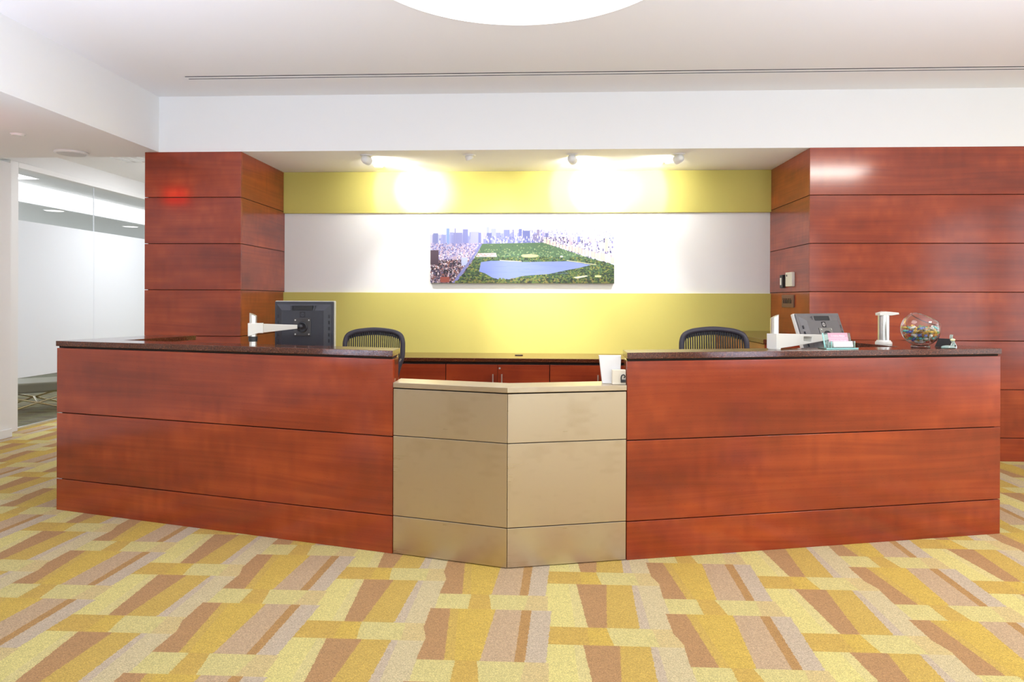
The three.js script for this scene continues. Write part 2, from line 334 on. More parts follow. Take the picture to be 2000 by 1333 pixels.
// swivelling alcove spotlights: [lamp x, z, aim point, spill cd, core cd, label]
const spots = [
  [-1.63, -0.19, [-1.27, 2.5, AZ], 3.4, 20, 'white swivel spotlight in the alcove ceiling closest to the wood column'],
  [-0.69, -0.21, [0.0, 0.9, AZ], 5, 14, 'flat white swivel spotlight above the city picture, tilted down'],
  [0.254, -0.22, [0.53, 2.5, AZ], 3.4, 20, 'white swivel spotlight above the end of the city picture'],
  [1.21, -0.225, [0.74, 2.47, AZ], 3.4, 3, 'white swivel spotlight turned towards the picture, beside the wood alcove wall with switches'],
];
spots.forEach(([x, z, aim, spill, core, label], i) => {
  const t = thing('spotlight', label, 'spotlight', [x, SOF, z], 0, 'alcove spotlights');
  part(t, 'trim_ring', [metric(new THREE.CylinderGeometry(0.062, 0.056, 0.01, 40).translate(0, -0.0055, 0))], M.white);
  const flat = i === 1, pivot = new THREE.Vector3(0, flat ? -0.022 : -0.045, 0), dir = new THREE.Vector3(aim[0] - x, aim[1] - SOF - pivot.y, aim[2] - z).normalize();
  const q = new THREE.Quaternion().setFromUnitVectors(new THREE.Vector3(0, 0, 1), dir);
  const prof = [[0.0, -0.055], [0.02, -0.052], [0.034, -0.04], [0.04, -0.02], [0.041, 0.03], [0.037, 0.03], [0.036, 0.012]].map(([r, y]) => new THREE.Vector2(r, y));
  const cup = metric(new THREE.LatheGeometry(prof, 28).rotateX(Math.PI / 2));
  const head = part(t, 'lamp_head', [cup], M.white); head.quaternion.copy(q); head.position.copy(pivot); if (flat) head.scale.set(0.9, 0.9, 0.55);
  const bulb = part(head, 'bulb', [metric(new THREE.CylinderGeometry(0.034, 0.034, 0.006, 24).rotateX(Math.PI / 2).translate(0, 0, 0.014))], M.lamp, 'glowing lamp face');
  part(t, 'swivel_arm', [cyl(0.014, 0.014, 0.03, 0, -0.018, 0, 12)], M.white);
  const at = pivot.clone().addScaledVector(dir, 0.045).add(new THREE.Vector3(x, SOF, z));
  for (const [ang, pen, cd, low] of [[i === 1 ? 50 : 37, i === 1 ? 0.95 : 0.1, spill], [22, 1, core], [72, 0.9, 2.5], [34, 0.8, 5, true]]) {
    const l = new THREE.SpotLight(new THREE.Color().setRGB(1, 0.975, 0.94), cd, 0, ang * Math.PI / 180, pen, 2);
    l.position.copy(at); l.target.position.set(aim[0], low ? 0.65 : aim[1], aim[2]); l.castShadow = true; l.shadow.radius = 1.5; l.name = 'spot_lamp'; scene.add(l, l.target);
  }
});
const upNames = ['in front of the desk wing with the candy bowl', 'in front of the desk wing with the black monitor', 'near the rear windows and outer wall', 'near the rear windows, towards the glass partition'];
addedUplights.forEach(([x, z], i) => {
  const t = thing('added_uplighter', 'added white uplight pillar outside the picture, ' + upNames[i], 'floor lamp', [x, 0, z], 0, 'added uplighters outside the picture');
  part(t, 'base', [cyl(0.2, 0.21, 0.02, 0, 0.01, 0, 32)], M.silver); part(t, 'pillar', [cyl(0.06, 0.08, UP_Y - 0.13, 0, (UP_Y - 0.13) / 2 + 0.02, 0, 24)], M.white);
  part(t, 'lamp_bowl', [metric(new THREE.LatheGeometry([[0.02, -0.12], [0.14, -0.1], [0.27, -0.05], [0.33, 0.115], [0.323, 0.115], [0.26, -0.04], [0.02, -0.105]].map(([a, b]) => new THREE.Vector2(a, b)), 40).translate(0, UP_Y, 0))], M.white);  // rim raised to hold low light off the desk edge and soffit
  part(t, 'lamp_disc', [cyl(0.24, 0.24, 0.008, 0, UP_Y, 0, 32)], M.lamp, 'glowing lamp disc');
});
{
  const [x, z, w, , d] = PANEL, h = w / 2, v = d / 2, t = thing('panel_light', 'oblong ceiling panel light over the lobby, outside the picture', 'ceiling light', [x, CEIL, z]);
  part(t, 'light_frame', [bx(-h - 0.02, h + 0.02, -0.014, -0.001, -v - 0.02, -v), bx(-h - 0.02, h + 0.02, -0.014, -0.001, v, v + 0.02), bx(-h - 0.02, -h, -0.014, -0.001, -v, v), bx(h, h + 0.02, -0.014, -0.001, -v, v)], M.white);
  part(t, 'light_diffuser', [bx(-h, h, -0.012, -0.001, -v, v)], M.lamp);
}
// room behind the glass: a linear light along a ceiling step, two downlights
{
  const t = thing('linear_light', 'long glowing ceiling light band behind the glass partition', 'ceiling light', [-6.85, 2.74, -3.6]);
  part(t, 'light_diffuser', [rb(-0.05, 0.048, -0.1, 0.128, -4.6, 4.5, 0.004)], std({ color: C(0.9, 0.9, 0.9), emissive: C(0.95, 0.98, 1), emissiveIntensity: 1.15 }));
  const l = new THREE.RectAreaLight(new THREE.Color().setRGB(0.92, 0.97, 1.06), 20, 9, 0.1); l.position.set(-6.85, 2.625, -3.6); l.rotation.set(-Math.PI / 2, 0, Math.PI / 2, 'YXZ'); scene.add(l);
  for (const [x, z, w] of [[-7.09, -3.55, 'first'], [-7.29, -5.7, 'second']]) {
    const d = thing('downlight', `round recessed downlight behind the glass, ${w} along the light band`, 'downlight', [x, 2.64, z], 0, 'downlights behind the glass');
    part(d, 'trim_ring', [metric(new THREE.TorusGeometry(0.125, 0.008, 8, 36).rotateX(Math.PI / 2).translate(0, -0.003, 0))], M.white);
    part(d, 'lamp_face', [cyl(0.12, 0.12, 0.008, 0, -0.0045, 0, 36)], M.lamp);
    const s = new THREE.SpotLight(new THREE.Color().setRGB(1, 0.97, 0.9), 6, 0, 1.1, 0.6, 2); s.position.set(x, 2.62, z); s.target.position.set(x, 0, z); s.castShadow = true; scene.add(s, s.target);
  }
}
{ // panel light added out of sight behind the column to brighten the corridor
  const t = thing('added_corridor_light', 'added square ceiling light panel in the corridor hidden behind the column', 'ceiling light', [-4.05, 2.93, -2.3]);
  part(t, 'light_frame', [bx(-0.3, 0.3, -0.012, -0.001, -0.3, -0.28), bx(-0.3, 0.3, -0.012, -0.001, 0.28, 0.3), bx(-0.3, -0.28, -0.012, -0.001, -0.28, 0.28), bx(0.28, 0.3, -0.012, -0.001, -0.28, 0.28)], M.white);
  part(t, 'light_diffuser', [bx(-0.279, 0.279, -0.01, -0.001, -0.279, 0.279)], M.lamp);
  const l = new THREE.RectAreaLight(new THREE.Color().setRGB(0.98, 0.99, 1.03), 42, 0.54, 0.54); l.position.set(-4.05, 2.915, -2.3); l.rotation.x = -Math.PI / 2; scene.add(l);
}
// the red exit sign that the glossy column mirrors hangs under the soffit, beside the picture's edge
{
  const t = thing('exit_sign', 'red glowing exit sign hanging under the soffit outside the picture', 'sign', [-4.26, 2.555, 1.76]);
  part(t, 'housing', [rb(-0.17, 0.17, -0.11, 0.11, -0.02, 0.02, 0.006)], M.white);
  part(t, 'sign_face', [bx(-0.15, 0.15, -0.09, 0.09, -0.024, -0.0205)], std({ color: C(0.5, 0.02, 0.02), emissive: C(1, 0.02, 0.03), emissiveIntensity: 10 }), 'glowing red face');
  part(t, 'added_hood', [bx(-0.17, 0.17, 0.092, 0.11, -0.09, -0.0205), bx(-0.17, -0.156, -0.11, 0.092, -0.09, -0.0205), bx(0.156, 0.17, -0.11, 0.092, -0.09, -0.0205)], M.black, 'added black light shield');  // lips added to keep the red light off the soffit
  part(t, 'stem', [cyl(0.012, 0.012, 0.025, 0, 0.1225, 0, 12)], M.white);
  const l = new THREE.RectAreaLight(new THREE.Color().setRGB(1, 0.03, 0.03), 0.3, 0.3, 0.18); l.position.set(-4.26, 2.555, 1.73); scene.add(l);
}

// ------------------------------------------------------------------ reception desk
const TOP = 1.09, GR = 1.057, LED = 0.19;
const L0 = [-3.14, 1.746], L1 = [-0.809, 2.382], AP = [-0.183, 2.554], R1 = [0.438, 2.405], R0 = [2.683, 1.868];
function wing(P, Q, inner, returnAt, retW, retL, label, ledgeLabel) {     // local x runs P -> Q along the front, z out of the front
  const dx = Q[0] - P[0], dz = Q[1] - P[1], len = Math.hypot(dx, dz), th = Math.atan2(-dz, dx);
  const t = thing('reception_desk_wing', label, 'reception desk', [P[0], 0, P[1]], th);
  const toLocal = ([x, z]) => { const a = x - P[0], b = z - P[1]; return [a * Math.cos(th) - b * Math.sin(th), a * Math.sin(th) + b * Math.cos(th)]; };
  const end = returnAt === 'start' ? len : 0, back = toLocal([Q[0], Q[1]]);
  // the inner end is cut straight back (along world z)
  const inn = returnAt === 'start' ? Q : P, cut = toLocal([inn[0] + inner, inn[1] - LED / Math.cos(th)]);
  const cx = cut[0];
  const body = returnAt === 'start' ? [[0.021, -0.021], [len - 0.01, -0.021], [cx - 0.012, -LED + 0.004], [0.021, -LED + 0.004]] : [[0.01, -0.021], [len - 0.021, -0.021], [len - 0.021, -LED + 0.004], [cx + 0.012, -LED + 0.004]];
  part(t, 'desk_core', [prism(body, 0.002, GR - 0.0125)], M.core);
  const rows = [[0, 0.2], [0.205, 0.626], [0.631, GR - 0.0125]];
  for (const [a, b] of rows) part(t, 'front_panel', [rb(0, len, a, b, -0.02, 0, 0.002, rr(0, 2.6), rr(0, 0.9))], M.wood);
  // end face at the metal section
  const e0 = returnAt === 'start' ? [[len - 0.009, -0.0205], [len, -0.0205], [cx, -LED], [cx - 0.011, -LED]] : [[0, -0.0205], [0.009, -0.0205], [cx + 0.011, -LED], [cx, -LED]];
  part(t, 'end_panel', [prism(e0, 0, GR - 0.0125)], M.wood);
  // back (staff side) panel, return wing, work surface
  const i0 = returnAt === 'start' ? retW : cx + 0.012, i1 = returnAt === 'start' ? cx - 0.012 : len - retW;
  part(t, 'back_panel', [bx(i0, i1, 0, GR - 0.0125, -LED - 0.012, -LED + 0.003, 0.7, 0.3)], M.wood);
  const r0 = returnAt === 'start' ? 0 : len - retW, r1 = returnAt === 'start' ? retW : len;
  part(t, 'return_body', [rb(r0, r1, 0, GR - 0.0125, -retL, -LED + 0.003, 0.003, 0.2, 0.5)], M.wood);
  part(t, 'worksurface', [rb(i0 + (returnAt === 'start' ? 0.01 : 0.7), i1 - (returnAt === 'start' ? 0.7 : 0.01), 0.71, 0.74, -LED - 0.5, -LED - 0.013, 0.004)], M.paleplastic);
  // polished granite ledge: the whole L, a thing of its own
  const o = 0.004, g = thing('granite_ledge', ledgeLabel, 'countertop', [P[0], 0, P[1]], th);
  const poly = returnAt === 'start'
    ? [[-o, o], [len + o * 0.5, o], [cx + o * 0.5, -LED - 0.012], [retW + o, -LED - 0.012], [retW + o, -retL - o], [-o, -retL - o]]
    : [[-o * 0.5, o], [len + o, o], [len + o, -retL - o], [len - retW - o, -retL - o], [len - retW - o, -LED - 0.012], [cx - o * 0.5, -LED - 0.012]];
  part(g, 'slab', [slab(poly, GR, TOP, 0.002)], M.granite);
  part(g, 'shadow_batten', [prism(returnAt === 'start' ? [[0.005, -0.012], [len - 0.01, -0.012], [len - 0.06, -0.16], [0.005, -0.16]] : [[0.01, -0.012], [len - 0.005, -0.012], [len - 0.005, -0.16], [0.06, -0.16]], GR - 0.0119, GR - 0.0001)], M.core);
  return t;
}
wing(L0, L1, -0.014, 'start', 0.33, 0.834, 'cherry wood reception desk wing between the brushed metal section and the glass partition', 'brown speckled granite ledge on the desk wing with the single dark monitor and no ornaments');
wing(R1, R0, 0.006, 'end', 0.5, 0.85, 'cherry wood reception desk wing below the glass candy bowl and card holder', 'brown speckled granite ledge carrying the candy bowl and card holder');
{
  const t = thing('reception_desk_center', 'low brushed metal middle section of the reception desk, folded to a point', 'reception desk', [AP[0], 0, AP[1]]);
  const loc = ([x, z]) => [x - AP[0], z - AP[1]], a = loc(L1), b = loc(R1);
  a[0] += 0.003; b[0] -= 0.003;
  const back = 0.19, D = 0.012;
  part(t, 'core', [prism([[a[0] + 0.002, a[1] - D], [0, -D], [b[0] - 0.002, b[1] - D], [b[0] - 0.002, b[1] - back], [0, -back], [a[0] + 0.002, a[1] - back]], 0.002, 0.886)], M.core);
  for (const [p, q] of [[a, [0, 0]], [[0, 0], b]]) {
    const len = Math.hypot(q[0] - p[0], q[1] - p[1]), th = Math.atan2(-(q[1] - p[1]), q[0] - p[0]);
    for (const [y0, y1] of [[0.004, 0.203], [0.207, 0.633], [0.637, 0.886]]) {
      const m = part(t, 'metal_panel', [rb(0.0015, len - 0.0015, y0, y1, -D + 0.001, 0, 0.0015)], M.metal);
      m.position.set(p[0], 0, p[1]); m.rotation.y = th;
    }
  }
  part(t, 'metal_ledge', [slab([[a[0], a[1] + 0.002], [0, 0.002], [b[0], b[1] + 0.002], [b[0], b[1] - back], [0, -back], [a[0], a[1] - back]], 0.892, 0.92, 0.002)], M.metal);
}

// ------------------------------------------------------------------ credenza and side cabinet in the alcove
const CH = 0.817, CZ = -0.358;
for (let k = 0; k < 5; k++) {
  const x0 = -0.919 + 0.977 * (k - 2) , x1 = x0 + 0.974, seen = k === 2 || k === 3 || k === 1;
  const xa = Math.max(x0, AL + 0.003), xb = Math.min(x1, 1.73); if (xb - xa < 0.1) continue;
  const where = ['', 'behind the mesh chair with the silver strut', 'with the small round lock, between two plain units', 'behind the white document stand', 'beside the tall side cabinet'][k];
  const t = thing('low_cabinet', `low cherry wood cabinet ${where || 'next to the wood column'}`, 'cabinet', [xa, 0, AZ + 0.003], 0, 'low cabinets along the alcove wall');
  const w = xb - xa, d = CZ - 0.035 - AZ;
  part(t, 'body', [bx(0, w, 0.08, CH - 0.034, 0, d - 0.003)], M.core);
  part(t, 'plinth', [bx(0.01, w - 0.01, 0, 0.0795, 0.01, d - 0.06)], M.dark);
  for (let s = 0; s < 2; s++) {
    const da = s ? w / 2 + 0.0015 : 0.0015, db = s ? w - 0.0015 : w / 2 - 0.0015;
    const door = part(t, 'door', [rb(da, db, 0.085, CH - 0.06, d - 0.002, d + 0.016, 0.002, rr(0, 2), rr(0, 1))], M.wood);
    const hx = s ? w / 2 + 0.042 : w / 2 - 0.042;
    part(door, 'handle', [cyl(0.006, 0.006, 0.13, hx, 0.605, d + 0.046, 12), cyl(0.004, 0.004, 0.031, 0, 0, 0, 8).rotateX(Math.PI / 2).translate(hx, 0.65, d + 0.031), cyl(0.004, 0.004, 0.031, 0, 0, 0, 8).rotateX(Math.PI / 2).translate(hx, 0.56, d + 0.031)], M.silver, 'slim satin metal bar handle');
    if (k === 2 && s) part(door, 'lock', [cyl(0.009, 0.009, 0.006, 0, 0, 0, 16).rotateX(Math.PI / 2).translate(w / 2 + 0.02, 0.723, d + 0.018)], M.silver, 'round silver lock');
  }
}
single('granite_worktop', [slab([[AL + 0.002, AZ + 0.001], [1.739, AZ + 0.001], [1.739, CZ], [AL + 0.002, CZ]], CH - 0.033, CH, 0.002)], M.granite, 'long polished granite worktop under the green wall', 'countertop');
single('grommet', [cyl(0.04, 0.04, 0.006, -0.245, CH + 0.0035, -0.72, 24)], M.black, 'round dark cable grommet on the granite worktop', 'grommet');
{
  const t = thing('side_cabinet', 'tall cherry wood cabinet against the alcove wall with the switches', 'cabinet', [1.745, 0, AZ + 0.003]);
  part(t, 'body', [bx(0.02, AR - 1.745 - 0.003, 0, 1.022, 0, 1.5)], M.core);
  for (const [a, b] of [[0.003, 0.49], [0.495, 0.99], [0.995, 1.5]]) part(t, 'door', [rb(0, 0.0195, 0.08, 1.02, a, b, 0.002, rr(0, 2), rr(0, 1))], M.wood);
  part(t, 'plinth', [bx(0.006, 0.0195, 0, 0.076, 0.003, 1.5)], M.dark);
  part(t, 'end_panel', [rb(0, AR - 1.745 - 0.003, 0, 1.022, 1.501, 1.519, 0.002)], M.wood);
  part(t, 'top', [rb(-0.012, AR - 1.745 - 0.003, 1.024, 1.06, 0, 1.53, 0.003)], M.granite, 'granite top');
}

// ------------------------------------------------------------------ picture on the white band
function pictureTex() {
  const W = 1536, H = 512, cv = document.createElement('canvas'); cv.width = W; cv.height = H; const g = cv.getContext('2d');
  const R = (x, y, w, h, c) => { g.fillStyle = c; g.fillRect(x * W, y * H, w * W, h * H); };
  const P = (pts, c) => { g.fillStyle = c; g.beginPath(); pts.forEach(([x, y], i) => (i ? g.lineTo(x * W, y * H) : g.moveTo(x * W, y * H))); g.closePath(); g.fill(); };
  const E = (x, y, rx, ry, c) => { g.fillStyle = c; g.beginPath(); g.ellipse(x * W, y * H, rx * W, ry * H, 0, 0, 7); g.fill(); };
  const rgb = (c, j = 0) => { const k = rr(-j, j); return `rgb(${Math.round(c[0] + k)},${Math.round(c[1] + k)},${Math.round(c[2] + k)})`; };
  let sky = g.createLinearGradient(0, 0, W, 0); sky.addColorStop(0, '#eef0f8'); sky.addColorStop(0.35, '#f2eef0'); sky.addColorStop(0.6, '#dce8ee'); sky.addColorStop(1, '#d4ecf2'); g.fillStyle = sky; g.fillRect(0, 0, W, H);
  R(0.4, 0.12, 0.6, 0.4, '#c6c6e2'); R(0, 0.2, 0.45, 0.3, '#b9bfe6');
  for (let i = 0; i < 900; i++) { const x = rr(0.42, 1), y = rr(0.12, 0.34); R(x, y, rr(0.002, 0.008), rr(0.006, 0.03), rgb(rnd() < 0.5 ? [214, 204, 222] : [150, 152, 204], 14)); }
  P([[0.86, 0.24], [1, 0.23], [1, 0.33], [0.9, 0.3]], '#b4c6ee');
  // far towers
  for (let i = 0; i < 150; i++) { const x = rr(0, 0.62), top = rr(0.16, 0.3), w = rr(0.006, 0.022); R(x, top, w, 0.4 - top, rgb(rnd() < 0.7 ? [148, 154, 210] : [190, 186, 220], 16)); }
  for (const [x, w, t, c] of [[0.015, 0.027, 0.18, '#7f86bd'], [0.088, 0.016, 0.1, '#8ba6e0'], [0.127, 0.048, 0.17, '#8a8dc4'], [0.133, 0.006, 0.1, '#8d90c6'], [0.178, 0.028, 0.115, '#8388c4'], [0.222, 0.045, 0.155, '#a9acd9'], [0.263, 0.014, 0.17, '#7a80be'], [0.308, 0.014, 0.08, '#a4abdc'], [0.313, 0.004, 0.02, '#a4abdc'], [0.332, 0.028, 0.105, '#9fa6da'], [0.308, 0.028, 0.175, '#686fa8'], [0.36, 0.024, 0.17, '#878cc8'], [0.402, 0.032, 0.125, '#7d84c0'], [0.45, 0.006, 0.12, '#7a7fb6'], [0.458, 0.01, 0.115, '#c8c4de'], [0.484, 0.016, 0.11, '#6c74b4'], [0.505, 0.04, 0.14, '#6870ac'], [0.583, 0.012, 0.12, '#8a82a8'], [0.56, 0.024, 0.2, '#7d78a6'], [0.612, 0.01, 0.16, '#a8a0c8'], [0.628, 0.016, 0.18, '#6e6fa6']]) R(x, t, w, 0.37 - t, c);
  for (let i = 0; i < 220; i++) R(rr(0.3, 0.62), rr(0.22, 0.34), rr(0.002, 0.007), rr(0.01, 0.05), rgb(rnd() < 0.4 ? [226, 216, 226] : [112, 118, 178], 12));
  // right-hand city
  for (let i = 0; i < 900; i++) { const x = rr(0.6, 1), f = rnd(), y = 0.24 + f * ((x - 0.6) * 0.9 + 0.1); const w = rr(0.003, 0.008), h = rr(0.012, 0.05); R(x, y, w, h, rgb([[238, 226, 230], [236, 204, 196], [120, 116, 160], [66, 64, 108], [186, 176, 206]][Math.floor(rnd() * 5)], 10)); }
  for (const [x, t, b, w, c] of [[0.757, 0.18, 0.45, 0.014, '#c9a9b6'], [0.802, 0.235, 0.33, 0.014, '#6f74b0'], [0.864, 0.18, 0.32, 0.014, '#e0a0a4'], [0.885, 0.235, 0.36, 0.012, '#d8b2b6'], [0.95, 0.27, 0.48, 0.016, '#dcae a0'.replace(' ', '')]]) R(x, t, w, b - t, c);
  // left-hand city
  for (let i = 0; i < 2600; i++) { const y = rr(0.34, 1), x = rr(0, 0.3 - (y - 0.36) * 0.2), f = (y - 0.34) / 0.66; const w = rr(0.003, 0.007) * (1 + f), h = rr(0.008, 0.022) * (1 + f); const pal = f < 0.4 ? [[150, 144, 196], [196, 184, 212], [112, 108, 164], [208, 180, 190]] : [[60, 46, 70], [128, 96, 108], [206, 186, 192], [30, 22, 34], [150, 98, 88], [92, 84, 116]]; R(x, y, w, h, rgb(pal[Math.floor(rnd() * pal.length)], 12)); }
  R(0.0, 0.46, 0.045, 0.24, '#4c3848'); R(0.055, 0.9, 0.05, 0.09, '#9a4a3c'); P([[0.17, 0.58], [0.205, 0.58], [0.205, 0.7], [0.17, 0.72]], '#b8c2e8');
  P([[0.285, 0.36], [0.235, 0.6], [0.175, 0.86], [0.15, 1], [0.12, 1], [0.2, 0.68], [0.245, 0.5], [0.268, 0.36]], '#7f82bc');
  // the park
  const park = [[0.285, 0.355], [0.44, 0.345], [0.62, 0.335], [0.72, 0.44], [0.86, 0.58], [1, 0.7], [1, 1], [0.14, 1], [0.2, 0.8], [0.25, 0.55]];
  P(park, '#4f6d4c');
  const inside = (x, y) => { let c = false; for (let i = 0, j = park.length - 1; i < park.length; j = i++) if (park[i][1] > y !== park[j][1] > y && x < ((park[j][0] - park[i][0]) * (y - park[i][1])) / (park[j][1] - park[i][1]) + park[i][0]) c = !c; return c; };
  for (let i = 0; i < 5200; i++) { const y = 0.34 + 0.68 * Math.sqrt(i / 5200), x = rr(0.13, 1); if (!inside(x, y)) continue; const f = (y - 0.34) / 0.66; const pal = f < 0.35 ? [[84, 122, 84], [122, 152, 104], [60, 96, 76], [142, 158, 110]] : [[44, 70, 40], [84, 110, 52], [28, 46, 34], [128, 132, 60], [60, 88, 56]]; E(x, y, rr(0.002, 0.006) * (0.7 + f), rr(0.006, 0.015) * (0.7 + f), rgb(pal[Math.floor(rnd() * pal.length)], 8)); }
  // cream fronts along the park's edge
  for (let k = 0; k < 22; k++) { const f = k / 22, x = 0.62 + 0.38 * f, b = 0.345 + 0.35 * f, h = rr(0.06, 0.12) * (0.6 + 0.7 * f); R(x, b - h, 0.013 + 0.006 * f, h, rgb([236, 212, 186], 16)); R(x + 0.012 + 0.005 * f, b - h * 0.9, 0.004, h * 0.9, '#a88f9c'); }
  // lake, lawn, museum, paths
  P([[0.278, 0.656], [0.33, 0.635], [0.42, 0.632], [0.5, 0.655], [0.62, 0.648], [0.744, 0.64], [0.81, 0.665], [0.875, 0.7], [0.81, 0.75], [0.736, 0.79], [0.647, 0.85], [0.55, 0.87], [0.5, 0.885], [0.44, 0.935], [0.38, 0.945], [0.34, 0.91], [0.3, 0.84], [0.267, 0.81]], '#7f8fd0');
  for (let i = 0; i < 60; i++) R(rr(0.3, 0.7), rr(0.68, 0.84), rr(0.03, 0.1), 0.003, rgb([118, 136, 206], 10));
  P([[0.38, 0.62], [0.5, 0.64], [0.5, 0.65], [0.38, 0.632]], '#c9c6b4'); P([[0.744, 0.62], [0.9, 0.69], [0.91, 0.705], [0.744, 0.633]], '#c3c2a4');
  E(0.545, 0.552, 0.047, 0.028, '#e2d594'); P([[0.25, 0.57], [0.262, 0.51], [0.36, 0.505], [0.365, 0.57]], '#e6d2d4'); for (let i = 0; i < 14; i++) R(rr(0.255, 0.34), rr(0.515, 0.55), 0.012, 0.012, '#c99a98');
  R(0.71, 0.55, 0.013, 0.025, '#f4f6fa'); P([[0.78, 0.9], [0.85, 0.87], [0.86, 0.885], [0.8, 0.925]], '#e4e2c0'); P([[0.895, 0.87], [0.93, 0.87], [0.93, 0.9], [0.9, 0.9]], '#d4dc9c');
  for (let i = 0; i < 420; i++) { const x = rr(0.2, 1), y = rr(0.93, 1); E(x, y, rr(0.004, 0.008), rr(0.012, 0.02), rgb([[44, 66, 34], [96, 110, 46], [28, 40, 28], [120, 112, 56]][Math.floor(rnd() * 4)], 8)); }
  const t = new THREE.CanvasTexture(cv); t.colorSpace = THREE.SRGBColorSpace; return t;
}
{
  const x0 = -1.174, x1 = 0.715, y0 = 1.536, y1 = 2.164, z0 = AZ - 0.034, z1 = AZ + 0.008;
  const t = thing('picture', 'panoramic colour print of a city park with a lake, on the white band', 'picture', [(x0 + x1) / 2, y0, z0]);
  part(t, 'mount_board', [rb(-(x1 - x0) / 2, (x1 - x0) / 2, 0, y1 - y0, 0, z1 - z0, 0.002)], std({ color: C(0.1, 0.1, 0.11), roughness: 0.5 }));
  const face = new THREE.PlaneGeometry(x1 - x0 - 0.002, y1 - y0 - 0.002).translate(0, (y1 - y0) / 2, z1 - z0 + 0.0006);
  part(t, 'print', [face], phy({ map: pictureTex(), color: C(0.66, 0.66, 0.66), roughness: 0.6 }), 'aerial print of skyline, park and lake');
}

// ------------------------------------------------------------------ switches on the alcove's side wall
{
  const x = AR, W = (n, l, c, z0, z1, y0, y1) => { const t = thing(n, l, c, [x, (y0 + y1) / 2, (z0 + z1) / 2]); return [t, (z1 - z0) / 2, (y1 - y0) / 2]; };
  let [t, a, b] = W('door_release', 'narrow black wall button with a pale insert on the wood alcove side', 'wall switch', -0.665, -0.585, 1.487, 1.612);
  part(t, 'plate', [rb(-0.028, 0, -b, b, -a, a, 0.004)], M.black); part(t, 'insert', [rb(-0.031, -0.0285, -b * 0.55, b * 0.55, -a * 0.7, a * 0.35, 0.001)], M.white);
  [t, a, b] = W('thermostat', 'white wall sensor box on the wood alcove side', 'sensor', -0.51, -0.34, 1.497, 1.63);
  part(t, 'housing', [rb(-0.03, 0, -b, b, -a, a, 0.006)], std({ color: C(0.8, 0.78, 0.7), roughness: 0.4 })); part(t, 'sensor_dot', [cyl(0.01, 0.01, 0.003, 0, 0, 0, 16).rotateZ(Math.PI / 2).translate(-0.0315, b * 0.55, -a * 0.5)], M.chair);
  [t, a, b] = W('dimmer_panel', 'brown five slider light control plate on the wood alcove side', 'wall switch', -0.654, -0.35, 1.303, 1.42);
  part(t, 'plate', [rb(-0.012, 0, -b, b, -a, a, 0.002)], std({ color: C(0.2, 0.1, 0.065), roughness: 0.5 }));
  for (let k = 0; k < 5; k++) { const s = part(t, 'slider', [rb(-0.018, -0.0125, -0.02, 0.012, -a + 0.055 + k * 0.045, -a + 0.07 + k * 0.045, 0.001)], M.black); part(s, 'slider_cap', [bx(-0.02, -0.0182, 0.014, 0.026, -a + 0.056 + k * 0.045, -a + 0.069 + k * 0.045)], M.core); }
}

